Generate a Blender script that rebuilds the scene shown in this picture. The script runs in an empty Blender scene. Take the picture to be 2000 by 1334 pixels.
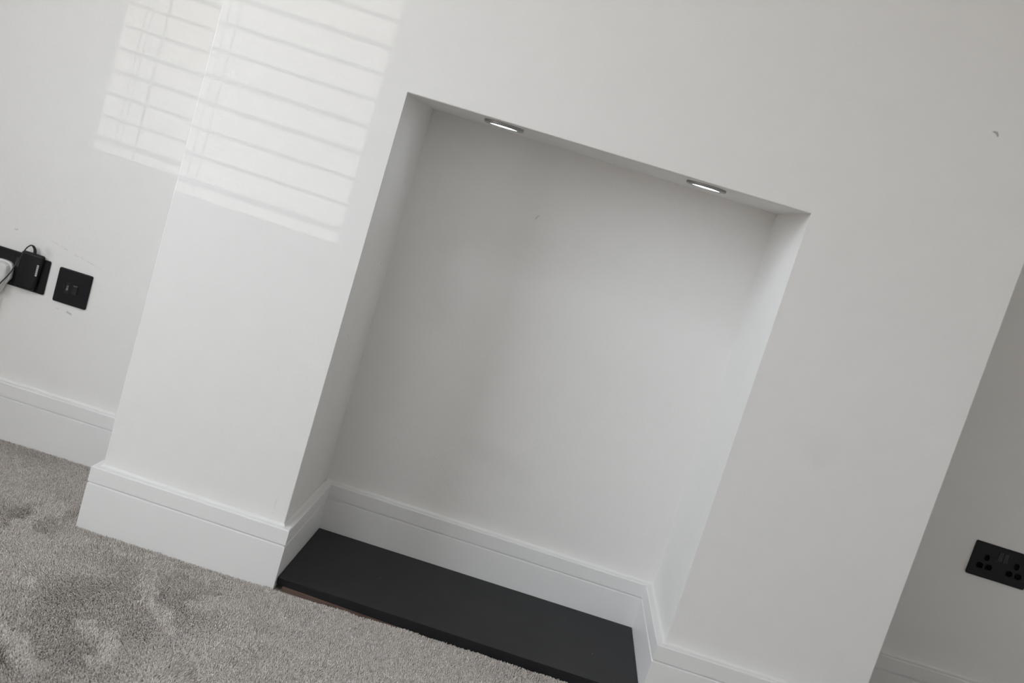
import bpy, bmesh, math, random
import numpy as np
from mathutils import Matrix, Vector, noise

random.seed(7)
scene = bpy.context.scene
col = scene.collection
PI = math.pi

# ------------------------------------------------------------------ camera
CAM_R = ((0.95424396, -0.29759078, 0.02929491),
         (0.06697539, 0.11722191, -0.99084475),
         (0.29143226, 0.94746966, 0.13178956))
CAM_P = (0.38172, -2.19908, 0.95022)
cam_d = bpy.data.cameras.new('camera')
cam_d.sensor_width = 36.0
cam_d.lens = 2101.9 * 36.0 / 2000.0
cam_d.clip_start = 0.02
cam_d.dof.use_dof = True
cam_d.dof.focus_distance = 2.3
cam_d.dof.aperture_fstop = 4.5
cam = bpy.data.objects.new('camera', cam_d)
m = Matrix(CAM_R).to_4x4()
m.translation = CAM_P
cam.matrix_world = m
col.objects.link(cam)
scene.camera = cam

# ------------------------------------------------------------------ room sizes (metres)
XL, XR = -0.4446, 1.2419            # chimney breast
XN1, XN2, ZT, DN = -0.0335, 0.8130, 1.081, 0.379   # niche
DL, DR = 0.3634, 0.4149             # alcove depths
HS, HG, TK = 0.1359, 0.1001, 0.0177 # skirting
XW, XE, YB, ZC = -1.800, 2.00, -3.00, 2.40          # window wall, far side wall, wall behind, ceiling
WY0, WY1, WZ0, WZ1 = -2.309, -0.920, 0.7745, 2.25     # window opening
RX0, RX1, RY0, RY1 = -0.8, -0.2, -2.1, -1.5       # rooflight in the ceiling
SUN_DIR = Vector((0.7796, 1.0, -0.014))

# ------------------------------------------------------------------ world, sun, exposure
w = bpy.data.worlds.new('world'); scene.world = w
w.use_nodes = True
nt = w.node_tree; nt.nodes.clear()
out = nt.nodes.new('ShaderNodeOutputWorld')
bg = nt.nodes.new('ShaderNodeBackground')
tc = nt.nodes.new('ShaderNodeTexCoord')
sp = nt.nodes.new('ShaderNodeSeparateXYZ')
rp = nt.nodes.new('ShaderNodeValToRGB')
# bright overcast sky: the standard overcast distribution rises from one third at the horizon to the zenith
for pos, c in ((0.490, (0.35, 0.315, 0.27)), (0.505, (0.60, 0.65, 0.71)), (0.75, (0.73, 0.80, 0.88)), (1.0, (0.835, 0.925, 1.02))):
    el = rp.color_ramp.elements[0] if pos == 0.490 else (rp.color_ramp.elements[len(rp.color_ramp.elements) - 1] if pos == 1.0 else rp.color_ramp.elements.new(pos))
    el.position = pos; el.color = (*c, 1)
mp = nt.nodes.new('ShaderNodeMapRange')
mp.inputs['From Min'].default_value = -1; mp.inputs['From Max'].default_value = 1
nt.links.new(tc.outputs['Generated'], sp.inputs[0])
nt.links.new(sp.outputs['Z'], mp.inputs['Value'])
nt.links.new(mp.outputs[0], rp.inputs[0])
nt.links.new(rp.outputs[0], bg.inputs['Color'])
bg.inputs['Strength'].default_value = 12.5
nt.links.new(bg.outputs[0], out.inputs[0])

sun_d = bpy.data.lights.new('sun', 'SUN')
sun_d.energy = 0.36; sun_d.angle = math.radians(0.07); sun_d.color = (1.0, 0.985, 0.96)
sun = bpy.data.objects.new('sun', sun_d)
sun.rotation_euler = SUN_DIR.to_track_quat('-Z', 'Y').to_euler()
sun.location = (-3, -3, 1.5)
col.objects.link(sun)

def portal(loc, direction, sx, sy):      # sampling guide for the daylight through an opening; emits nothing itself
    pd = bpy.data.lights.new('window_portal', 'AREA')
    pd.shape = 'RECTANGLE'; pd.size = sx; pd.size_y = sy; pd.cycles.is_portal = True
    po_ = bpy.data.objects.new('window_portal', pd); po_.location = loc
    po_.rotation_euler = Vector(direction).to_track_quat('-Z', 'Z').to_euler()
    col.objects.link(po_)
portal((XW - 0.065, (WY0 + WY1) / 2, (WZ0 + WZ1) / 2), (1, 0, 0), WY1 - WY0, WZ1 - WZ0)
portal(((RX0 + RX1) / 2, (RY0 + RY1) / 2, ZC + 0.105), (0, 0, -1), RX1 - RX0, RY1 - RY0)

scene.cycles.max_bounces = 7; scene.cycles.adaptive_threshold = 0.02
vs = scene.view_settings
vs.view_transform = 'Standard'; vs.look = 'None'
vs.exposure = 0.0; vs.gamma = 1.0; vs.use_curve_mapping = False

# ------------------------------------------------------------------ materials
def new_mat(name):
    mt = bpy.data.materials.new(name); mt.use_nodes = True
    n = mt.node_tree; b = n.nodes['Principled BSDF']
    return mt, n, b

def plain(name, c, rough=0.5, spec=0.5, metal=0.0, bump=0.0, bscale=400.0):
    mt, n, b = new_mat(name)
    b.inputs['Base Color'].default_value = (*c, 1)
    b.inputs['Roughness'].default_value = rough
    b.inputs['Specular IOR Level'].default_value = spec
    b.inputs['Metallic'].default_value = metal
    if bump:
        t = n.nodes.new('ShaderNodeTexCoord'); z = n.nodes.new('ShaderNodeTexNoise')
        z.inputs['Scale'].default_value = bscale; z.inputs['Detail'].default_value = 3
        bp = n.nodes.new('ShaderNodeBump'); bp.inputs['Strength'].default_value = bump
        bp.inputs['Distance'].default_value = 0.001
        n.links.new(t.outputs['Object'], z.inputs['Vector']); n.links.new(z.outputs[0], bp.inputs['Height'])
        n.links.new(bp.outputs[0], b.inputs['Normal'])
    return mt

def mth(n, op, a, b=None):
    x = n.nodes.new('ShaderNodeMath'); x.operation = op
    for i, v in enumerate((a, b)):
        if v is None: continue
        if isinstance(v, (int, float)): x.inputs[i].default_value = v
        else: n.links.new(v, x.inputs[i])
    return x.outputs[0]

def vmt(n, op, a, b=None):
    x = n.nodes.new('ShaderNodeVectorMath'); x.operation = op
    for i, v in enumerate((a, b)):
        if v is None: continue
        if isinstance(v, (tuple, Vector)): x.inputs[i].default_value = tuple(v)
        else: n.links.new(v, x.inputs[i])
    return x

def paint(name, c, rough=0.62, peel=0.22, marks=(), specks=True):
    """Wall emulsion: faint roller texture, slow unevenness, a few scuffs (A, B, radius, strength)."""
    mt, n, b = new_mat(name)
    b.inputs['Roughness'].default_value = rough
    b.inputs['Specular IOR Level'].default_value = 0.3
    t = n.nodes.new('ShaderNodeTexCoord'); P = t.outputs['Object']
    def nz(scale, detail=2.0, rg=0.5):
        z = n.nodes.new('ShaderNodeTexNoise')
        z.inputs['Scale'].default_value = scale; z.inputs['Detail'].default_value = detail
        z.inputs['Roughness'].default_value = rg
        n.links.new(P, z.inputs['Vector']); return z.outputs[0]
    fine, mid = nz(260, 1), nz(24, 2)
    hgt = mth(n, 'ADD', mth(n, 'MULTIPLY', fine, 0.0012 * peel), mth(n, 'MULTIPLY', mid, 0.0010))
    b1 = n.nodes.new('ShaderNodeBump'); b1.inputs['Strength'].default_value = 1.0
    b1.inputs['Distance'].default_value = 1.0
    n.links.new(hgt, b1.inputs['Height'])
    n.links.new(b1.outputs[0], b.inputs['Normal'])
    base = n.nodes.new('ShaderNodeMix'); base.data_type = 'RGBA'
    base.inputs['A'].default_value = (*[x * 0.975 for x in c], 1)
    base.inputs['B'].default_value = (*c, 1)
    n.links.new(mid, base.inputs['Factor'])
    cur = base.outputs['Result']
    total = None
    wob = n.nodes.new('ShaderNodeTexNoise'); wob.inputs['Scale'].default_value = 60
    n.links.new(P, wob.inputs['Vector'])
    wv = vmt(n, 'SCALE', vmt(n, 'SUBTRACT', wob.outputs['Color'], (0.5, 0.5, 0.5)).outputs[0])
    wv.inputs['Scale'].default_value = 0.012
    Pw = vmt(n, 'ADD', P, wv.outputs[0]).outputs[0]
    for A, B, r, s in marks:
        A, B = Vector(A), Vector(B); d = B - A
        pa = vmt(n, 'SUBTRACT', Pw, A).outputs[0]
        h = mth(n, 'DIVIDE', vmt(n, 'DOT_PRODUCT', pa, d).outputs['Value'], max(d.dot(d), 1e-9))
        cl = n.nodes.new('ShaderNodeClamp'); n.links.new(h, cl.inputs[0])
        sc = n.nodes.new('ShaderNodeVectorMath'); sc.operation = 'SCALE'
        sc.inputs[0].default_value = tuple(d); n.links.new(cl.outputs[0], sc.inputs['Scale'])
        dist = vmt(n, 'LENGTH', vmt(n, 'SUBTRACT', pa, sc.outputs[0]).outputs[0]).outputs['Value']
        mr = n.nodes.new('ShaderNodeMapRange'); mr.interpolation_type = 'SMOOTHSTEP'
        mr.inputs['From Min'].default_value = 0; mr.inputs['From Max'].default_value = r
        mr.inputs['To Min'].default_value = s; mr.inputs['To Max'].default_value = 0
        n.links.new(dist, mr.inputs['Value'])
        total = mr.outputs[0] if total is None else mth(n, 'MAXIMUM', total, mr.outputs[0])
    if specks:
        v = n.nodes.new('ShaderNodeTexVoronoi'); v.inputs['Scale'].default_value = 5.5
        n.links.new(P, v.inputs['Vector'])
        mr = n.nodes.new('ShaderNodeMapRange')
        mr.inputs['From Min'].default_value = 0.008; mr.inputs['From Max'].default_value = 0.014
        mr.inputs['To Min'].default_value = 0.55; mr.inputs['To Max'].default_value = 0
        n.links.new(v.outputs['Distance'], mr.inputs['Value'])
        total = mr.outputs[0] if total is None else mth(n, 'MAXIMUM', total, mr.outputs[0])
    if total is not None:
        mx = n.nodes.new('ShaderNodeMix'); mx.data_type = 'RGBA'
        n.links.new(total, mx.inputs['Factor']); n.links.new(cur, mx.inputs['A'])
        mx.inputs['B'].default_value = (0.16, 0.15, 0.14, 1)
        cur = mx.outputs['Result']
    n.links.new(cur, b.inputs['Base Color'])
    return mt

WALL = (0.882, 0.86, 0.828)
M = {}
M['breast'] = paint('paint_breast', WALL, marks=(
    ((1.100, 0, 1.336), (1.107, 0, 1.332), 0.004, 0.7),
    ((0.985, 0, 0.625), (1.000, 0, 0.645), 0.045, 0.03),
    ((0.272, DN, 0.905), (0.277, DN, 0.915), 0.003, 0.55),
    ((-0.062, 0, 0.187), (-0.064, 0, 0.150), 0.0025, 0.12),
    ((0.30, DN, 0.33), (0.42, DN, 0.30), 0.06, 0.045),
    ((0.08, DN, 0.78), (0.12, DN, 0.62), 0.07, 0.05),
))
M['alcove_l'] = paint('paint_alcove_left', WALL, marks=(
    ((-0.845, DL, 0.508), (-0.706, DL, 0.477), 0.0016, 0.22),
    ((-0.764, DL, 0.350), (-0.752, DL, 0.346), 0.004, 0.45),
    ((-0.941, DL, 0.511), (-0.934, DL, 0.509), 0.003, 0.45),
    ((-0.790, DL, 0.352), (-0.788, DL, 0.351), 0.003, 0.25),
    ((-0.846, DL, 0.482), (-0.842, DL, 0.474), 0.014, 0.16),
))
M['alcove_r'] = paint('paint_alcove_right', WALL)
M['wall'] = paint('paint_wall', WALL, specks=False)
M['ceiling'] = paint('paint_ceiling', (0.88, 0.87, 0.85), specks=False)
M['gloss'] = plain('skirting_paint', (0.868, 0.853, 0.832), 0.42, 0.4, bump=0.10, bscale=120)
M['caulk'] = plain('caulk', (0.82, 0.81, 0.78), 0.45, 0.4, bump=0.2, bscale=90)
M['black_plate'] = plain('black_plate', (0.0055, 0.0055, 0.0065), 0.42, 0.28)
M['black_insert'] = plain('black_insert', (0.006, 0.006, 0.007), 0.5, 0.4)
M['hole'] = plain('socket_cavity', (0.002, 0.002, 0.002), 0.9, 0.1)
M['switch'] = plain('switch_plastic', (0.016, 0.016, 0.017), 0.42, 0.4)
M['adapter'] = plain('adapter_plastic', (0.006, 0.006, 0.0065), 0.5, 0.3)
M['cable'] = plain('cable_rubber', (0.016, 0.016, 0.016), 0.45, 0.45)
M['white_plastic'] = plain('white_plastic', (0.74, 0.73, 0.70), 0.35, 0.5)
M['print'] = plain('light_print', (0.55, 0.56, 0.60), 0.6, 0.3)
M['dark_print'] = plain('dark_print', (0.06, 0.06, 0.06), 0.6, 0.3)
M['sticker'] = plain('sticker', (0.66, 0.66, 0.66), 0.6, 0.3)
M['nickel'] = plain('brushed_nickel', (0.34, 0.33, 0.32), 0.42, 0.5, 0.75)
M['blind'] = plain('blind_slat', (0.82, 0.81, 0.79), 0.5, 0.4)
M['frame'] = plain('window_frame', (0.80, 0.80, 0.79), 0.35, 0.5)
M['cord'] = plain('blind_cord', (0.75, 0.74, 0.72), 0.8, 0.2)

mt, n, b = new_mat('led_diffuser')
b.inputs['Base Color'].default_value = (0.8, 0.8, 0.8, 1)
b.inputs['Emission Color'].default_value = (0.84, 0.92, 1.0, 1)
b.inputs['Emission Strength'].default_value = 18.0
M['led'] = mt

mt, n, b = new_mat('window_glass')
n.nodes.remove(b)
o = n.nodes['Material Output']
tr = n.nodes.new('ShaderNodeBsdfTransparent'); gl = n.nodes.new('ShaderNodeBsdfGlossy')
gl.inputs['Roughness'].default_value = 0.02
ms = n.nodes.new('ShaderNodeMixShader')
ms.inputs[0].default_value = 0.06; n.links.new(tr.outputs[0], ms.inputs[1]); n.links.new(gl.outputs[0], ms.inputs[2])
n.links.new(ms.outputs[0], o.inputs['Surface'])
M['glass'] = mt

# slate hearth: near black honed stone with slight cloudiness and dust specks
mt, n, b = new_mat('slate')
t = n.nodes.new('ShaderNodeTexCoord')
z = n.nodes.new('ShaderNodeTexNoise'); z.inputs['Scale'].default_value = 14; z.inputs['Detail'].default_value = 5
n.links.new(t.outputs['Object'], z.inputs['Vector'])
cr = n.nodes.new('ShaderNodeValToRGB')
cr.color_ramp.elements[0].position = 0.3; cr.color_ramp.elements[0].color = (0.008, 0.008, 0.009, 1)
cr.color_ramp.elements[1].position = 0.75; cr.color_ramp.elements[1].color = (0.014, 0.014, 0.0155, 1)
n.links.new(z.outputs[0], cr.inputs[0])
v = n.nodes.new('ShaderNodeTexVoronoi'); v.inputs['Scale'].default_value = 14
n.links.new(t.outputs['Object'], v.inputs['Vector'])
mr = n.nodes.new('ShaderNodeMapRange')
mr.inputs['From Min'].default_value = 0.018; mr.inputs['From Max'].default_value = 0.026
mr.inputs['To Min'].default_value = 0.5; mr.inputs['To Max'].default_value = 0
n.links.new(v.outputs['Distance'], mr.inputs['Value'])
mx = n.nodes.new('ShaderNodeMix'); mx.data_type = 'RGBA'
n.links.new(mr.outputs[0], mx.inputs['Factor']); n.links.new(cr.outputs[0], mx.inputs['A'])
mx.inputs['B'].default_value = (0.35, 0.35, 0.35, 1)
n.links.new(mx.outputs['Result'], b.inputs['Base Color'])
b.inputs['Roughness'].default_value = 0.55; b.inputs['Specular IOR Level'].default_value = 0.35
z2 = n.nodes.new('ShaderNodeTexNoise'); z2.inputs['Scale'].default_value = 300
n.links.new(t.outputs['Object'], z2.inputs['Vector'])
bp = n.nodes.new('ShaderNodeBump'); bp.inputs['Strength'].default_value = 0.15; bp.inputs['Distance'].default_value = 0.0006
n.links.new(z2.outputs[0], bp.inputs['Height']); n.links.new(bp.outputs[0], b.inputs['Normal'])
M['slate'] = mt

mt, n, b = new_mat('raw_wood')
t = n.nodes.new('ShaderNodeTexCoord'); mpn = n.nodes.new('ShaderNodeMapping')
mpn.inputs['Scale'].default_value = (6, 60, 120)
z = n.nodes.new('ShaderNodeTexNoise'); z.inputs['Scale'].default_value = 3; z.inputs['Detail'].default_value = 4
cr = n.nodes.new('ShaderNodeValToRGB')
cr.color_ramp.elements[0].color = (0.06, 0.036, 0.027, 1); cr.color_ramp.elements[1].color = (0.20, 0.125, 0.095, 1)
n.links.new(t.outputs['Object'], mpn.inputs[0]); n.links.new(mpn.outputs[0], z.inputs['Vector'])
n.links.new(z.outputs[0], cr.inputs[0]); n.links.new(cr.outputs[0], b.inputs['Base Color'])
b.inputs['Roughness'].default_value = 0.8
M['wood'] = mt

# carpet: backing cloth and pile fibre (tone differs from tuft to tuft, stored per vertex)
M['carpet_back'] = plain('carpet_backing', (0.46, 0.41, 0.37), 0.95, 0.05, bump=0.8, bscale=500)
mt, n, b = new_mat('carpet_fibre')
at = n.nodes.new('ShaderNodeAttribute'); at.attribute_name = 'tone'
cr = n.nodes.new('ShaderNodeValToRGB')
cr.color_ramp.elements[0].color = (0.38, 0.318, 0.272, 1); cr.color_ramp.elements[1].color = (0.95, 0.88, 0.815, 1)
n.links.new(at.outputs['Fac'], cr.inputs[0]); n.links.new(cr.outputs[0], b.inputs['Base Color'])
b.inputs['Roughness'].default_value = 0.75; b.inputs['Specular IOR Level'].default_value = 0.25
b.inputs['Sheen Weight'].default_value = 0.25
M['carpet'] = mt

# ------------------------------------------------------------------ helpers
def link(name, me, mat, parent=None, smooth=False):
    o = bpy.data.objects.new(name, me)
    if mat is not None: me.materials.append(mat)
    if smooth: me.polygons.foreach_set('use_smooth', [True] * len(me.polygons))
    col.objects.link(o)
    if parent is not None: o.parent = parent
    return o

def from_bm(name, bm, mat, parent=None, smooth=False):
    bmesh.ops.recalc_face_normals(bm, faces=bm.faces)
    me = bpy.data.meshes.new(name); bm.to_mesh(me); bm.free()
    return link(name, me, mat, parent, smooth)

def poly(name, verts, faces, mat, parent=None, fix=False):
    me = bpy.data.meshes.new(name); me.from_pydata([tuple(v) for v in verts], [], faces); me.update()
    if fix:
        bm = bmesh.new(); bm.from_mesh(me); bmesh.ops.recalc_face_normals(bm, faces=bm.faces); bm.to_mesh(me); bm.free()
    return link(name, me, mat, parent)

def struct(o, label=None, cat=None):
    o['kind'] = 'structure'
    if label: o['label'] = label
    if cat: o['category'] = cat
    return o

def tag(o, label, cat, group=None):
    o['label'] = label; o['category'] = cat
    if group: o['group'] = group
    return o

def empty(name, loc, rot=(0, 0, 0)):
    o = bpy.data.objects.new(name, None); o.location = loc; o.rotation_euler = rot
    o.empty_display_size = 0.02
    col.objects.link(o); return o

def rbox_bm(x0, x1, y0, y1, z0, z1, bev=0.0, seg=2, bm=None):
    own = bm is None
    bm = bm or bmesh.new()
    vs_ = [bm.verts.new((x, y, z)) for z in (z0, z1) for y in (y0, y1) for x in (x0, x1)]
    fs = [(0, 2, 3, 1), (4, 5, 7, 6), (0, 1, 5, 4), (2, 6, 7, 3), (0, 4, 6, 2), (1, 3, 7, 5)]
    nf = [bm.faces.new([vs_[i] for i in f]) for f in fs]
    if bev:
        es = list({e for f in nf for e in f.edges})
        bmesh.ops.bevel(bm, geom=es, offset=bev, segments=seg, profile=0.5, affect='EDGES')
    return bm

def rrect(x0, x1, y0, y1, r, seg=5):
    pts = []
    for cx, cy, a0 in ((x1 - r, y1 - r, 0), (x0 + r, y1 - r, 90), (x0 + r, y0 + r, 180), (x1 - r, y0 + r, 270)):
        for k in range(seg + 1):
            a = math.radians(a0 + 90 * k / seg)
            pts.append((cx + r * math.cos(a), cy + r * math.sin(a)))
    return pts

def prism(bm, pts, levels):
    """Stack of loops: levels = [(z, inset)], capped at the last; loops shrink towards their centre by inset."""
    cx = (min(p[0] for p in pts) + max(p[0] for p in pts)) / 2; cy = (min(p[1] for p in pts) + max(p[1] for p in pts)) / 2
    hw = max(p[0] for p in pts) - cx; hh = max(p[1] for p in pts) - cy
    loops = []
    for zz, ins in levels:
        sx, sy = (hw - ins) / hw, (hh - ins) / hh
        loops.append([bm.verts.new((cx + (p[0] - cx) * sx, cy + (p[1] - cy) * sy, zz)) for p in pts])
    N = len(pts)
    for a, b_ in zip(loops, loops[1:]):
        for i in range(N): bm.faces.new((a[i], a[(i + 1) % N], b_[(i + 1) % N], b_[i]))
    bm.faces.new(loops[-1])
    return loops

def plate_bm(w_, h_, t_, r, holes, depth):
    """Face plate with rounded corners, an eased front edge and real openings cut through the face."""
    bm = bmesh.new()
    outl = rrect(-w_ / 2, w_ / 2, -h_ / 2, h_ / 2, r)
    N = len(outl)
    lv = [(0, 0), (t_ * 0.55, 0), (t_ * 0.85, 0.0008), (t_, 0.0022)]
    loops = []
    for zz, ins in lv:
        sx, sy = (w_ / 2 - ins) / (w_ / 2), (h_ / 2 - ins) / (h_ / 2)
        loops.append([bm.verts.new((p[0] * sx, p[1] * sy, zz)) for p in outl])
    for a, b_ in zip(loops, loops[1:]):
        for i in range(N): bm.faces.new((a[i], a[(i + 1) % N], b_[(i + 1) % N], b_[i]))
    edges = [bm.edges.get((loops[-1][i], loops[-1][(i + 1) % N])) for i in range(N)]
    for hp in holes:
        top = [bm.verts.new((x, y, t_)) for x, y in hp]
        low = [bm.verts.new((x, y, t_ - depth)) for x, y in hp]
        K = len(hp)
        for i in range(K):
            bm.faces.new((top[i], top[(i + 1) % K], low[(i + 1) % K], low[i]))
        edges += [bm.edges.get((top[i], top[(i + 1) % K])) for i in range(K)]
    bmesh.ops.triangle_fill(bm, use_beauty=True, use_dissolve=False, edges=edges)
    return bm

def tube_bm(pts, rad, seg=8, cap=True):
    bm = bmesh.new(); rings = []
    P = [Vector(p) for p in pts]
    up = Vector((0.13, 0.2, 1)).normalized()
    for i, p in enumerate(P):
        d = (P[min(i + 1, len(P) - 1)] - P[max(i - 1, 0)]).normalized()
        a = d.cross(up)
        if a.length < 1e-4: a = d.cross(Vector((1, 0, 0)))
        a.normalize(); b_ = d.cross(a)
        r = rad(i / (len(P) - 1)) if callable(rad) else rad
        rings.append([bm.verts.new(p + a * r * math.cos(2 * PI * k / seg) + b_ * r * math.sin(2 * PI * k / seg)) for k in range(seg)])
    for r0, r1 in zip(rings, rings[1:]):
        for k in range(seg): bm.faces.new((r0[k], r0[(k + 1) % seg], r1[(k + 1) % seg], r1[k]))
    if cap: bm.faces.new(rings[0]); bm.faces.new(rings[-1])
    return bm

def spline(ctrl, n_=10):
    P = [Vector(c) for c in ctrl]; P = [2 * P[0] - P[1]] + P + [2 * P[-1] - P[-2]]
    o = []
    for i in range(1, len(P) - 2):
        for k in range(n_):
            t_ = k / n_
            a, b_, c, d = P[i - 1], P[i], P[i + 1], P[i + 2]
            o.append(0.5 * ((2 * b_) + (c - a) * t_ + (2 * a - 5 * b_ + 4 * c - d) * t_ ** 2 + (3 * b_ - a - 3 * c + d) * t_ ** 3))
    o.append(P[-2]); return o

def lathe_bm(profile, seg=40, cap_end=True):
    bm = bmesh.new(); rings = []
    for r, zz in profile:
        rings.append([bm.verts.new((r * math.cos(2 * PI * k / seg), r * math.sin(2 * PI * k / seg), zz)) for k in range(seg)])
    for a, b_ in zip(rings, rings[1:]):
        for k in range(seg): bm.faces.new((a[k], a[(k + 1) % seg], b_[(k + 1) % seg], b_[k]))
    if cap_end: bm.faces.new(rings[-1])
    return bm

# ------------------------------------------------------------------ the room shell
ZF = -0.008            # carpet backing level; pile tips reach about z = 0
# chimney breast with its niche: one plastered body, arrises eased by a bevel
bm = bmesh.new()
V = {}
def vv(k, p): V[k] = bm.verts.new(p); return V[k]
zl, zr = 1.0790, 1.0830
vv('a0', (XL, 0, ZF)); vv('a1', (XL, 0, ZC)); vv('b0', (XN1, 0, ZF)); vv('b1', (XN1, 0, zl)); vv('bt', (XN1, 0, ZC))
vv('c0', (XN2 - 0.0005, 0, ZF)); vv('c1', (XN2 + 0.0015, 0, zr)); vv('ct', (XN2 + 0.0015, 0, ZC)); vv('d0', (XR, 0, ZF)); vv('d1', (XR, 0, ZC))
vv('nb0', (XN1 - 0.001, DN, ZF)); vv('nb1', (XN1 - 0.001, DN, ZT)); vv('nc0', (XN2, DN, ZF)); vv('nc1', (XN2 - 0.001, DN, ZT))
vv('e0', (XL, DL + 0.05, ZF)); vv('e1', (XL, DL + 0.05, ZC)); vv('f0', (XR, DR + 0.05, ZF)); vv('f1', (XR, DR + 0.05, ZC))
for f in (('a0', 'b0', 'b1', 'bt', 'a1'), ('b1', 'c1', 'ct', 'bt'), ('c0', 'd0', 'd1', 'ct', 'c1'),
          ('b0', 'nb0', 'nb1', 'b1'), ('nb0', 'nc0', 'nc1', 'nb1'), ('nc0', 'c0', 'c1', 'nc1'), ('b1', 'nb1', 'nc1', 'c1'),
          ('e0', 'a0', 'a1', 'e1'), ('d0', 'f0', 'f1', 'd1')):
    bm.faces.new([V[k] for k in f])
def ed(a, b_): return bm.edges.get((V[a], V[b_]))
bmesh.ops.bevel(bm, geom=[ed('a0', 'a1'), ed('b0', 'b1'), ed('c0', 'c1'), ed('b1', 'c1'), ed('d0', 'd1')],
                offset=0.002, segments=3, profile=0.5, affect='EDGES')
ch = from_bm('wall_chimney_breast', bm, M['breast'])
struct(ch, 'white painted chimney breast with a deep rectangular niche', 'wall')

al = poly('wall_alcove_left', [(XW, DL, ZF), (XL, DL, ZF), (XL, DL, ZC), (XW, DL, ZC)], [(0, 1, 2, 3)], M['alcove_l'])
struct(al, 'bright white alcove wall with black sockets', 'wall')
ar = poly('wall_alcove_right', [(XR, DR, ZF), (XE, DR, ZF), (XE, DR, ZC), (XR, DR, ZC)], [(0, 1, 2, 3)], M['alcove_r'])
struct(ar, 'shaded alcove wall with one black double socket', 'wall')
we = poly('wall_right', [(XE, DR, ZF), (XE, YB, ZF), (XE, YB, ZC), (XE, DR, ZC)], [(0, 1, 2, 3)], M['wall'])
struct(we, 'plain white side wall', 'wall')
wb = poly('wall_behind', [(XW, YB, ZF), (XE, YB, ZF), (XE, YB, ZC), (XW, YB, ZC)], [(0, 3, 2, 1)], M['wall'])
struct(wb, 'plain white wall facing the chimney breast', 'wall')
cv = [(XW, YB, ZC), (XE, YB, ZC), (XE, 0.5, ZC), (XW, 0.5, ZC), (RX0, RY0, ZC), (RX1, RY0, ZC), (RX1, RY1, ZC), (RX0, RY1, ZC)]
cv += [(x, y, ZC + 0.10) for x, y, z_ in cv[4:8]]
ce = poly('ceiling', cv, [(0, 4, 5, 1), (1, 5, 6, 2), (2, 6, 7, 3), (3, 7, 4, 0), (4, 8, 9, 5), (5, 9, 10, 6), (6, 10, 11, 7), (7, 11, 8, 4)], M['ceiling'])
struct(ce, 'white ceiling', 'ceiling')
fl = poly('floor', [(XW - 0.1, YB, ZF), (XE, YB, ZF), (XE, 0.5, ZF), (XW - 0.1, 0.5, ZF)], [(0, 1, 2, 3)], M['carpet_back'])
struct(fl, 'grey taupe cut pile fitted carpet', 'floor')

# window wall: four pieces around the opening, 60 mm deep
bm = bmesh.new(); TW = 0.06
for y0, y1, z0, z1 in ((YB, WY0, ZF, ZC), (WY1, DL, ZF, ZC), (WY0, WY1, ZF, WZ0), (WY0, WY1, WZ1, ZC)):
    rbox_bm(XW - TW, XW, y0, y1, z0, z1, bm=bm)
bmesh.ops.remove_doubles(bm, verts=bm.verts, dist=1e-5)
wl = from_bm('wall_left', bm, M['wall']); struct(wl, 'white side wall holding the window', 'wall')
win = empty('window_1', (XW - TW, (WY0 + WY1) / 2, WZ0)); struct(win, 'white framed window behind a venetian blind', 'window')
win_off = Vector(win.location)
def sub(name, bm_, mat, parent, off):
    bmesh.ops.translate(bm_, verts=bm_.verts, vec=-Vector(off)); return from_bm(name, bm_, mat, parent)
fw = 0.03
for y0, y1, z0, z1 in ((WY0 - fw, WY0, WZ0 - fw, WZ1 + fw), (WY1, WY1 + fw, WZ0 - fw, WZ1 + fw),
                       (WY0, WY1, WZ0 - fw, WZ0), (WY0, WY1, WZ1, WZ1 + fw)):
    sub('window_frame', rbox_bm(XW - TW - 0.03, XW - TW, y0, y1, z0, z1), M['frame'], win, win_off)
def pane_quad(name, pts, parent, off):
    return poly(name, [Vector(p) - Vector(off) for p in pts], [(0, 1, 2, 3)], M['glass'], parent)
pane_quad('pane', [(XW - TW - .016, WY0 - .005, WZ0 - .005), (XW - TW - .016, WY1 + .005, WZ0 - .005),
                   (XW - TW - .016, WY1 + .005, WZ1 + .005), (XW - TW - .016, WY0 - .005, WZ1 + .005)], win, win_off)

# rooflight
rl = empty('window_2', ((RX0 + RX1) / 2, (RY0 + RY1) / 2, ZC + 0.10)); struct(rl, 'square rooflight in the white ceiling', 'window')
ro = Vector(rl.location)
for x0, x1, y0, y1 in ((RX0 - .04, RX0, RY0 - .04, RY1 + .04), (RX1, RX1 + .04, RY0 - .04, RY1 + .04), (RX0, RX1, RY0 - .04, RY0), (RX0, RX1, RY1, RY1 + .04)):
    sub('window_frame', rbox_bm(x0, x1, y0, y1, ZC + 0.10, ZC + 0.14), M['frame'], rl, ro)
pane_quad('pane', [(RX0 - .005, RY0 - .005, ZC + .12), (RX1 + .005, RY0 - .005, ZC + .12), (RX1 + .005, RY1 + .005, ZC + .12), (RX0 - .005, RY1 + .005, ZC + .12)], rl, ro)

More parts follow.
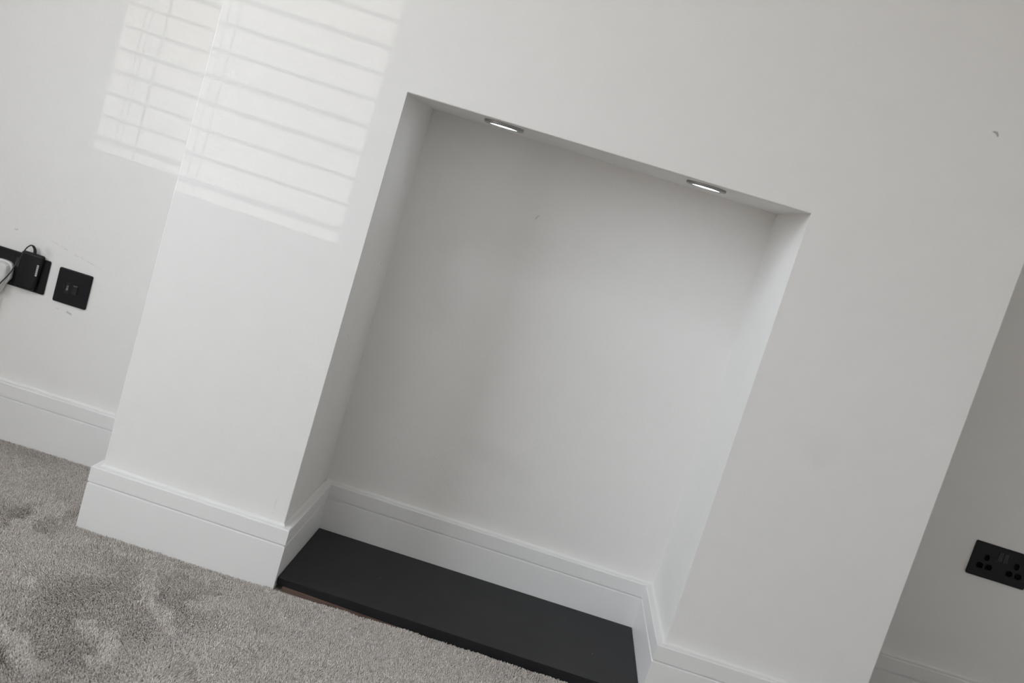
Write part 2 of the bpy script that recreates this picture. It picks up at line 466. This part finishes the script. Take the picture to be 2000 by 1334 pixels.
# venetian blind hanging inside the opening
bl = empty('venetian_blind', (XW - 0.03, (WY0 + WY1) / 2, WZ0)); tag(bl, 'white venetian blind with open slats hanging in the window', 'blind')
bo = Vector(bl.location)
slat_meshes = []
SLW = 0.024
z_s = 0.8025; k = 0
rnd = random.Random(3)
while z_s < WZ1 - 0.06:
    tilt = {0: 0.50, 1: 0.24, 2: 0.26}.get(k, rnd.uniform(0.28, 0.40))
    bm = rbox_bm(-SLW / 2, SLW / 2, WY0 + 0.004, WY1 - 0.004, -0.0012, 0.0012)
    bmesh.ops.rotate(bm, verts=bm.verts, cent=(0, 0, 0), matrix=Matrix.Rotation(tilt, 3, 'Y'))
    bmesh.ops.translate(bm, verts=bm.verts, vec=(XW - 0.03, 0, z_s))
    sub('slat', bm, M['blind'], bl, bo)
    z_s += 0.0545; k += 1
sub('head_rail', rbox_bm(XW - 0.05, XW - 0.01, WY0 + 0.003, WY1 - 0.003, WZ1 - 0.05, WZ1 - 0.001), M['blind'], bl, bo)
def land_y(x, y):      # window y from which the low sun reaches (x, y)
    return y - (x - (XW - 0.03)) / SUN_DIR.x
for yy in (land_y(-0.700, DL), land_y(-0.738, DL), land_y(-0.752, DL), land_y(-0.406, 0), land_y(-0.427, 0)):
    r = 0.0028 if abs(yy - land_y(-0.700, DL)) < 1e-6 else 0.0016
    sub('ladder_cord', tube_bm([(XW - 0.03, yy, WZ0 + 0.004), (XW - 0.03, yy, WZ1 - 0.05)], r, 6), M['cord'], bl, bo)

# skirting boards: one mitred profile run round the wall line, each length its own board
path = [(XW, DL), (XL, DL), (XL, 0), (XN1, 0), (XN1, DN), (XN2, DN), (XN2, 0), (XR, 0), (XR, DR), (XE, DR)]
dzn = [0, 0, 0, -0.0045, 0.0010, -0.0018, 0.0040, 0.002, 0, 0]
names = ['baseboard_alcove_left', 'baseboard_breast_left_return', 'baseboard_breast_left', 'baseboard_niche_left',
         'baseboard_niche_back', 'baseboard_niche_right', 'baseboard_breast_right', 'baseboard_breast_right_return', 'baseboard_alcove_right']
blabels = ['white grooved skirting board along the bright alcove wall', 'white skirting return beside the bright alcove',
           'white grooved skirting on the breast beside the bright alcove', 'white grooved skirting on the shaded niche cheek',
           'white grooved skirting across the niche back', 'white grooved skirting on the brightly lit niche cheek',
           'white grooved skirting on the breast beside the shaded alcove', 'white skirting return beside the shaded alcove',
           'white grooved skirting along the shaded alcove wall']
prof = [(TK, ZF), (TK, HG - 0.0034), (TK - 0.0030, HG - 0.0012), (TK - 0.0042, HG + 0.0016), (TK, HG + 0.0022),
        (TK, HS - 0.0022), (TK - 0.0007, HS - 0.0007), (TK - 0.0022, HS), (0.0, HS + 0.0004)]
def seg_n(i):
    d = Vector((path[i + 1][0] - path[i][0], path[i + 1][1] - path[i][1])).normalized()
    return Vector((d.y, -d.x))
def sweep(i, pr):
    na = seg_n(i); ends = []
    for node, other in ((i, i - 1), (i + 1, i + 1)):
        mv = na.copy()
        if 0 <= other < len(path) - 1:
            mv = na + seg_n(other)
        base = Vector(path[node])
        ends.append([(base.x + mv.x * o_, base.y + mv.y * o_, zz + (dzn[node] if zz > 0.01 else 0)) for o_, zz in pr])
    vs_ = ends[0] + ends[1]; K = len(pr)
    return vs_, [(j, j + 1, K + j + 1, K + j) for j in range(K - 1)]
for i, nm in enumerate(names):
    vs_, fs = sweep(i, prof)
    o = poly(nm, vs_, [tuple(reversed(f)) for f in fs], M['gloss']); struct(o, blabels[i], 'skirting board')
    # flexible caulk bead in the angle between board and plaster
    cpr = [(0.0048, HS + 0.0002), (0.0026, HS + 0.0012), (0.0013, HS + 0.0026), (0.0, HS + 0.0055)]
    vs_, fs = sweep(i, cpr)
    poly('caulk_bead', vs_, [tuple(reversed(f)) for f in fs], M['caulk'], o)

# ------------------------------------------------------------------ carpet pile
# brushed trails in the pile: (points on the floor, half width, how far the pile is laid over)
STROKES = (
    (((-0.716, 0.122), (-0.668, 0.086), (-0.632, 0.038)), 0.03, 0.9),
    (((-0.610, 0.021), (-0.595, 0.082), (-0.540, 0.058), (-0.535, 0.002)), 0.024, 0.8),
    (((-0.544, -0.159), (-0.489, -0.138), (-0.401, -0.070)), 0.016, 0.8),
    (((-0.547, -0.052), (-0.533, -0.130)), 0.016, 0.7),
    (((-0.252, -0.050), (-0.241, -0.146), (-0.225, -0.207), (-0.182, -0.269), (-0.151, -0.296), (-0.126, -0.327)), 0.012, 1.0),
    (((-0.185, -0.258), (-0.149, -0.282)), 0.018, 0.8),
    (((-0.337, -0.073), (-0.226, -0.079), (-0.069, -0.045), (-0.001, -0.041)), 0.01, 0.9),
    (((-0.225, -0.084), (-0.252, -0.050)), 0.012, 0.9),
    (((-0.106, -0.191), (-0.079, -0.145), (-0.033, -0.152)), 0.022, 0.7),
    (((-0.031, -0.037), (0.004, -0.112), (0.035, -0.143)), 0.014, 1.0),
    (((-0.241, -0.412), (-0.194, -0.429), (-0.171, -0.510)), 0.016, 0.6),
    (((-0.060, -0.491), (-0.057, -0.426), (-0.014, -0.478)), 0.03, 1.0),
    (((-0.068, -0.423), (-0.051, -0.340), (-0.005, -0.268), (0.083, -0.254), (0.142, -0.241)), 0.018, 0.8),
    (((0.054, -0.155), (0.132, -0.119), (0.222, -0.129), (0.275, -0.178)), 0.024, 0.8),
    (((0.017, -0.393), (0.115, -0.365), (0.238, -0.299)), 0.022, 0.7),
    (((0.093, -0.052), (0.183, -0.050), (0.297, -0.057), (0.410, -0.064)), 0.01, 0.8),
    (((0.176, -0.252), (0.243, -0.226), (0.316, -0.231)), 0.02, 0.7),
    (((-0.444, -0.318), (-0.413, -0.318)), 0.016, 0.6),
    (((0.305, -0.104), (0.417, -0.122), (0.504, -0.118)), 0.016, 0.7),
    (((-0.350, -0.518), (-0.307, -0.528), (-0.254, -0.593)), 0.02, 0.4),
)
rng = np.random.default_rng(5)
def make_pile(name, x0, x1, y0, y1, step, rad, excl=None, pointed=False):
    xs = np.arange(x0, x1, step); ys = np.arange(y0, y1, step)
    X, Y = np.meshgrid(xs, ys); X = X.ravel() + rng.uniform(-.45, .45, X.size) * step; Y = Y.ravel() + rng.uniform(-.45, .45, Y.size) * step
    # stay off the boards, the breast and the hearth
    in_left = (X < XL - TK - 0.001) & (Y < DL - TK - 0.001)
    front = Y < -TK - 0.001
    edge = -0.0215 - 0.0035 * np.sin(X * 60) * np.sin(X * 23 + 1)
    nich = (X > XN1 + TK - 0.002) & (X < XN2 - TK + 0.002)
    in_right = (X > XR + TK + 0.001) & (Y < DR - TK - 0.001)
    keep = (in_left | in_right | (front & ~nich) | (nich & (Y < edge)))
    keep &= (X > XW + TK) & (X < XE)
    if excl is not None: keep &= ~excl(X, Y)
    X, Y = X[keep], Y[keep]; n_ = X.size
    # pile lie: brushed swathes left by feet and vacuum cleaner
    lie = np.empty(n_); hdg = np.empty(n_)
    # evaluate the slow field on a coarse grid and interpolate
    g = 0.006
    gx0, gy0 = x0 - g, y0 - g
    NX, NY = int((x1 - x0) / g) + 4, int((y1 - y0) / g) + 4
    F = np.empty((NY, NX)); H = np.empty((NY, NX))
    for j in range(NY):
        for i in range(NX):
            px, py = gx0 + i * g, gy0 + j * g
            w1 = noise.noise((px * 4.0, py * 4.0, 3.1)); w2 = noise.noise((px * 4.0 + 9, py * 4.0, 7.7))
            a = noise.noise((px * 3.4 + 0.9 * w1, py * 3.4 + 0.9 * w2, 1.3))
            sm = noise.noise((px * 16 + w2, py * 16 + w1, 5.0)); mid = noise.noise((px * 8 + 0.5 * w2, py * 8 + 0.5 * w1, 8.0))
            F[j, i] = -0.46 + 0.45 * min(max((px + 0.10) / 0.25, 0), 1) + 0.34 * a + 0.26 * mid + 0.20 * sm
            H[j, i] = 1.2 * noise.noise((px * 3.0, py * 3.0, 21.0))
    GX, GY = np.meshgrid(gx0 + g * np.arange(NX), gy0 + g * np.arange(NY))
    wx = 0.006 * np.sin(GX * 55 + 3 * np.sin(GY * 37)) + 0.006 * np.sin(GX * 140 + GY * 90); wy = 0.006 * np.sin(GY * 61 + 3 * np.sin(GX * 43)) + 0.006 * np.sin(GY * 150 - GX * 80)
    for pts_, r_, amp in STROKES:
        best = np.full(GX.shape, 9.0)
        for (ax, ay), (bx_, by_) in zip(pts_, pts_[1:]):
            ux, uy = bx_ - ax, by_ - ay; q = np.clip(((GX + wx - ax) * ux + (GY + wy - ay) * uy) / (ux * ux + uy * uy + 1e-9), 0, 1)
            best = np.minimum(best, np.hypot(GX + wx - ax - q * ux, GY + wy - ay - q * uy))
        F = np.maximum(F, np.clip(1.35 - 1.35 * best / r_, -3, 1) * amp + (1 - amp) * F)
    fx = (X - gx0) / g; fy = (Y - gy0) / g
    ix = np.clip(fx.astype(int), 0, NX - 2); iy = np.clip(fy.astype(int), 0, NY - 2); tx = fx - ix; ty = fy - iy
    def bil(A): return (A[iy, ix] * (1 - tx) + A[iy, ix + 1] * tx) * (1 - ty) + (A[iy + 1, ix] * (1 - tx) + A[iy + 1, ix + 1] * tx) * ty
    lie = np.clip(bil(F), -1, 1); hdg = bil(H)
    ln = lie * 0.0095
    dx = ln * np.sin(hdg) + rng.normal(0, 0.0010, n_); dy = ln * np.cos(hdg) + rng.normal(0, 0.0010, n_)
    h = 0.0080 - 0.0030 * np.abs(lie) + rng.normal(0, 0.0006, n_)
    rise = np.where((X > XN1) & (X < XN2) & (Y > -0.08), 0.003 * np.clip((X - 0.05) / 0.2, 0, 1) * np.clip((Y + 0.08) / 0.05, 0, 1), 0)
    tone = np.clip(0.5 + rng.normal(0, 0.20, n_), 0, 1)
    ang = rng.uniform(0, 2 * PI, n_)
    NV = 4 if pointed else 6
    verts = np.empty((n_, NV, 3), np.float32)
    for k_ in range(3):
        a = ang + 2 * PI * k_ / 3
        verts[:, k_, 0] = X + rad * np.cos(a); verts[:, k_, 1] = Y + rad * np.sin(a); verts[:, k_, 2] = ZF
        if not pointed:
            verts[:, 3 + k_, 0] = X + dx + rad * 0.62 * np.cos(a + 0.5); verts[:, 3 + k_, 1] = Y + dy + rad * 0.62 * np.sin(a + 0.5)
            verts[:, 3 + k_, 2] = ZF + h + rise + rng.normal(0, 0.0003, n_)
    if pointed:
        verts[:, 3, 0] = X + dx; verts[:, 3, 1] = Y + dy; verts[:, 3, 2] = ZF + h + rise
    tri = np.array([(0, 1, 3), (1, 2, 3), (2, 0, 3)] if pointed else [(0, 1, 4), (0, 4, 3), (1, 2, 5), (1, 5, 4), (2, 0, 3), (2, 3, 5), (3, 4, 5)], np.int32)
    NF = len(tri)
    idx = (np.arange(n_, dtype=np.int32)[:, None, None] * NV + tri[None]).reshape(-1)
    me = bpy.data.meshes.new(name)
    me.vertices.add(n_ * NV); me.vertices.foreach_set('co', verts.reshape(-1))
    nt_ = n_ * NF
    me.loops.add(nt_ * 3); me.loops.foreach_set('vertex_index', idx)
    me.polygons.add(nt_); me.polygons.foreach_set('loop_start', np.arange(0, nt_ * 3, 3, dtype=np.int32))
    me.polygons.foreach_set('loop_total', np.full(nt_, 3, np.int32))
    me.update(calc_edges=True)
    at_ = me.attributes.new('tone', 'FLOAT', 'POINT'); at_.data.foreach_set('value', np.repeat(tone, NV).astype(np.float32))
    o = link(name, me, M['carpet'], fl); o['kind'] = 'stuff'
    return n_
A_ = (-1.02, 0.80, -0.74, 0.36)
def out_of_view(X, Y):      # floor well left of the frame's lower left corner
    return Y < 0.05 - 1.75 * (X + 0.95) + rng.uniform(-0.22, 0.12, X.size)
n1 = make_pile('carpet_pile', *A_, 0.0023, 0.00150, lambda X, Y: out_of_view(X, Y))
n2 = make_pile('carpet_pile', XW, XE, -1.25, 0.40, 0.0033, 0.0021,
               lambda X, Y: ((X > A_[0]) & (X < A_[1]) & (Y > A_[2] + rng.uniform(-0.02, 0.08, X.size)) & (Y < A_[3]) & ~out_of_view(X, Y)), True)
print('tufts', n1, n2)

# ------------------------------------------------------------------ hearth
hl, hr, yb_ = XN1 + TK + 0.001, XN2 - TK - 0.001, DN - TK - 0.001
pl, pr_ = (hl + 0.0005, -0.003), (hr, -0.019)
zt_ = 0.0208
bm = bmesh.new()
lo = [bm.verts.new(p) for p in ((pl[0], pl[1], 0.0044), (0.30, -0.0095, -0.0020), (pr_[0], pr_[1], -0.0040), (hr, yb_, -0.004), (hl, yb_, 0.0044))]
hi = [bm.verts.new(p) for p in ((pl[0], pl[1], zt_), (0.30, -0.0095, zt_), (pr_[0], pr_[1], zt_), (hr, yb_, zt_), (hl, yb_, zt_))]
bm.faces.new(hi); bm.faces.new(lo[::-1])
for i in range(5): bm.faces.new((lo[i], lo[(i + 1) % 5], hi[(i + 1) % 5], hi[i]))
bmesh.ops.bevel(bm, geom=[e for e in bm.edges if abs(e.verts[0].co.z - e.verts[1].co.z) < 0.01 and min(e.verts[0].co.y, e.verts[1].co.y) < 0.0 and max(e.verts[0].co.y, e.verts[1].co.y) < 0.1],
                offset=0.0012, segments=2, profile=0.5, affect='EDGES')
hs_ = from_bm('hearth_slab', bm, M['slate']); tag(hs_, 'black honed slate hearth slab lying in the niche', 'hearth')
bm = bmesh.new()
lo = [bm.verts.new(p) for p in ((0.0, -0.0035, ZF), (0.29, -0.0090, ZF), (0.29, 0.10, ZF), (0.0, 0.10, ZF))]
hi = [bm.verts.new(p) for p in ((0.0, -0.0035, 0.0040), (0.29, -0.0090, -0.0022), (0.29, 0.10, -0.0022), (0.0, 0.10, 0.0040))]
bm.faces.new(hi); bm.faces.new(lo[::-1])
for i in range(4): bm.faces.new((lo[i], lo[(i + 1) % 4], hi[(i + 1) % 4], hi[i]))
hb = from_bm('packing_board', bm, M['wood']); tag(hb, 'strip of raw brown wood packing under the black hearth slab', 'board')

# ------------------------------------------------------------------ niche lights
for cx, cy, zz, lab in ((0.165, 0.090, 1.0793, 'round surface LED light in the niche soffit beside the shaded cheek'),
                        (0.608, 0.105, 1.0819, 'round surface LED light in the niche soffit beside the bright cheek')):
    e = empty('niche_light', (cx, cy, zz)); tag(e, lab, 'light', 'round lights in the niche soffit')
    R_ = 0.043
    from_bm('housing', lathe_bm([(R_ * 0.9, 0.001), (R_, 0.0005), (R_, -0.0045), (R_ - 0.0015, -0.006), (0.0306, -0.006), (0.0301, -0.0052), (0.0301, -0.0030)], cap_end=False), M['nickel'], e)
    from_bm('diffuser', lathe_bm([(0.0300, -0.0034), (0.0296, -0.0041)], 32), M['led'], e)

# ------------------------------------------------------------------ sockets
PW, PH = 0.147, 0.086
def mm(x, y, w_=PW, h_=PH): return (x / 1000 - w_ / 2, h_ / 2 - y / 1000)
def hole(cx, cy, ww, hh, r, w_=PW, h_=PH):
    x, y = mm(cx, cy, w_, h_)
    return rrect(x - ww / 2000, x + ww / 2000, y - hh / 2000, y + hh / 2000, r / 1000, 4)
def face_rot(): return (PI / 2, 0, 0)

def double_socket(loc, label):
    e = empty('double_socket', loc, face_rot()); tag(e, label, 'socket')
    holes = []
    for c in (36.5, 110.5):
        holes += [hole(c, 35.5, 13, 16, 5.5), hole(c - 11.1, 57.5, 17, 14, 5.5), hole(c + 11.1, 57.5, 17, 14, 5.5)]
    sw = [hole(66.6, 24.0, 12.6, 24, 1.0), hole(80.4, 24.0, 12.6, 24, 1.0)]
    from_bm('face_plate', plate_bm(PW, PH, 0.0055, 0.004, holes + sw, 0.003), M['black_plate'], e)
    for h_ in holes:
        bm = bmesh.new(); bm.faces.new([bm.verts.new((x, y, 0.0030)) for x, y in h_])
        ins = from_bm('shutter', bm, M['hole'], e)
    for h_ in sw:
        x0, x1 = min(p[0] for p in h_) + 0.0008, max(p[0] for p in h_) - 0.0008
        y0, y1 = min(p[1] for p in h_) + 0.0008, max(p[1] for p in h_) - 0.0008
        bm = bmesh.new(); ym = (y0 + y1) / 2
        pf = [(y0, 0.0020), (y0, 0.0076), (ym, 0.0060), (y1, 0.0063), (y1, 0.0020)]
        a = [bm.verts.new((x0, y, z_)) for y, z_ in pf]; b_ = [bm.verts.new((x1, y, z_)) for y, z_ in pf]
        bm.faces.new(a); bm.faces.new(b_[::-1])
        for i in range(5): bm.faces.new((a[i], b_[i], b_[(i + 1) % 5], a[(i + 1) % 5]))
        from_bm('rocker_switch', bm, M['switch'], e)
    return e
double_socket((1.5278 + PW / 2, DR, 0.4788 - PH / 2), 'matt black double socket with nothing plugged in, on the shaded alcove wall')
double_socket((-0.8303 - PW / 2, DL, 0.4588 - PH / 2), 'matt black double socket with two plugs in it, on the bright alcove wall')

# fused connection unit
S = 0.086
e = empty('fused_spur', (-0.7630, DL, 0.4114), face_rot()); tag(e, 'square matt black fused switch plate on the bright alcove wall', 'switch plate')
def h2(u0, u1, v0, v1, r): return rrect((u0 - .5) * S, (u1 - .5) * S, (.5 - v1) * S, (.5 - v0) * S, r, 3)
sw, fu, li = h2(.510, .668, .385, .668, .0008), h2(.285, .420, .345, .690, .0008), h2(.236, .262, .455, .570, .0006)
from_bm('face_plate', plate_bm(S, S, 0.0055, 0.004, [sw, fu, li], 0.003), M['black_plate'], e)
bm = bmesh.new(); x0, x1 = sw[5][0] + .0007, sw[0][0] - .0007
ys_ = [p[1] for p in sw]; y0, y1 = min(ys_) + .0007, max(ys_) - .0007
pf = [(y0, .002), (y0, .0072), ((y0 + y1) / 2 - .002, .0074), (y1 - .003, .0088), (y1, .0072), (y1, .002)]
a = [bm.verts.new((x0, y, z_)) for y, z_ in pf]; b_ = [bm.verts.new((x1, y, z_)) for y, z_ in pf]
bm.faces.new(a); bm.faces.new(b_[::-1])
for i in range(6): bm.faces.new((a[i], b_[i], b_[(i + 1) % 6], a[(i + 1) % 6]))
from_bm('rocker_switch', bm, M['switch'], e)
bm = bmesh.new(); fx0, fx1 = min(p[0] for p in fu) + .0005, max(p[0] for p in fu) - .0005
fy0, fy1 = min(p[1] for p in fu) + .0005, max(p[1] for p in fu) - .0005
rbox_bm(fx0, fx1, fy0, fy1, .002, .0052, bm=bm); rbox_bm(fx0 + .001, fx1 - .001, fy1 - .0028, fy1 - .0008, .0052, .0062, .0003, bm=bm)
fc = from_bm('fuse_carrier', bm, M['black_insert'], e)
tx = bpy.data.curves.new('fuse_print', 'FONT'); tx.body = 'FUSE'; tx.size = 0.0058; tx.align_x = 'CENTER'; tx.align_y = 'CENTER'
to = bpy.data.objects.new('tmp', tx); col.objects.link(to)
bpy.context.view_layer.update()
me = bpy.data.meshes.new_from_object(to); bpy.data.objects.remove(to)
po = link('fuse_print', me, M['print'], fc)
po.location = ((fx0 + fx1) / 2, (fy0 + fy1) / 2 - .001, .00525); po.rotation_euler = (0, 0, -PI / 2)
bm = bmesh.new(); bm.faces.new([bm.verts.new((x, y, .0050)) for x, y in li]); from_bm('indicator_lens', bm, M['switch'], e)

# black power adapter plugged into the socket
e = empty('power_adapter', (-0.8945 + 0.0, DL, 0.4588 - PH / 2), face_rot()); tag(e, 'black plug-in power adapter with a thin black lead, in the double socket', 'adapter')
AX0, AX1, AY0, AY1, AD = -0.0080, 0.0505, -0.0400, 0.0520, 0.0190
bm = bmesh.new()
ol = rrect(AX0, AX1, AY0, AY1, 0.006, 5)
ol = [(x - max(0.0, (-0.020 - y)) * 0.45 if x > 0.03 else x, y) for x, y in ol]
prism(bm, ol, [(0.0056, 0.0015), (0.008, 0.0), (AD - 0.005, 0.0006), (AD - 0.0015, 0.0024), (AD, 0.0060)])
from_bm('adapter_body', bm, M['adapter'], e)
lx, ly0, ly1 = AX1 - 0.0085, 0.000, 0.028
bm = rbox_bm(lx - 0.0021, lx + 0.0021, ly0, ly1, AD - 0.0003, AD + 0.0003)
stk = from_bm('sticker', bm, M['sticker'], e); stk['label'] = 'small white sticker'
for k in range(5):
    yy = ly0 + 0.004 + k * 0.0047
    from_bm('sticker_print', rbox_bm(lx - 0.0010, lx + 0.0010, yy, yy + 0.0026, AD + 0.0003, AD + 0.0004), M['dark_print'], stk)
from_bm('strain_relief', tube_bm(spline([(0.0232, AY1 - 0.004, 0.011), (0.0228, 0.0575, 0.0115), (0.0210, 0.0645, 0.014), (0.0172, 0.0700, 0.0175)], 6),
        lambda t: 0.0047 - 0.0020 * t, 10), M['cable'], e)
cab = spline([(0.0190, 0.0685, 0.0162), (0.0140, 0.0702, 0.0190), (0.0083, 0.0648, 0.0220), (0.0047, 0.0561, 0.0255), (0.0034, 0.0461, 0.0290), (0.0017, 0.0341, 0.0340),
              (-0.0004, 0.0202, 0.0400), (-0.0036, 0.0058, 0.0450), (-0.0100, -0.0117, 0.0480), (-0.0188, -0.0267, 0.0480), (-0.0272, -0.0399, 0.0450),
              (-0.0450, -0.0750, 0.040), (-0.0750, -0.150, 0.034), (-0.105, -0.260, 0.030), (-0.140, -0.365, 0.030), (-0.190, -0.4125, 0.055)], 6)
from_bm('lead', tube_bm(cab, 0.0016, 8), M['cable'], e, True)

# white plug in the other outlet
e = empty('mains_plug', (-0.9405, DL, 0.3950), face_rot()); tag(e, 'white mains plug with a white lead, in the double socket beside the adapter', 'plug')
half = [(0.0, 0.0365), (0.010, 0.0362), (0.0175, 0.0342), (0.0228, 0.0300), (0.0256, 0.0240), (0.0262, 0.0160), (0.0262, 0.0000), (0.0255, -0.0050), (0.0225, -0.0100),
        (0.0180, -0.0180), (0.0130, -0.0300), (0.0095, -0.0420), (0.0070, -0.0460), (0.0, -0.0465)]
outl = half[::-1] + [(-x, y) for x, y in half[1:-1]]
bm = bmesh.new()
prism(bm, outl, [(0.0056, 0.0008), (0.0070, 0.0), (0.0145, 0.0), (0.0160, 0.0008), (0.0165, 0.0022)])
from_bm('plug_base', bm, M['white_plastic'], e)
bm = bmesh.new()
prism(bm, outl, [(0.0160, 0.0040), (0.0260, 0.0046), (0.0310, 0.0062), (0.0335, 0.0095)])
from_bm('plug_cover', bm, M['white_plastic'], e)
from_bm('plug_print', rbox_bm(-0.0010, 0.0010, -0.002, 0.016, 0.0332, 0.0337), M['dark_print'], e)
cab = spline([(0.0, -0.044, 0.016), (0.001, -0.058, 0.016), (0.005, -0.085, 0.012), (0.008, -0.13, 0.008), (0.004, -0.23, 0.012), (-0.010, -0.34, 0.026), (-0.05, -0.3905, 0.05)], 8)
from_bm('lead', tube_bm(cab, 0.0024, 8), M['white_plastic'], e, True)
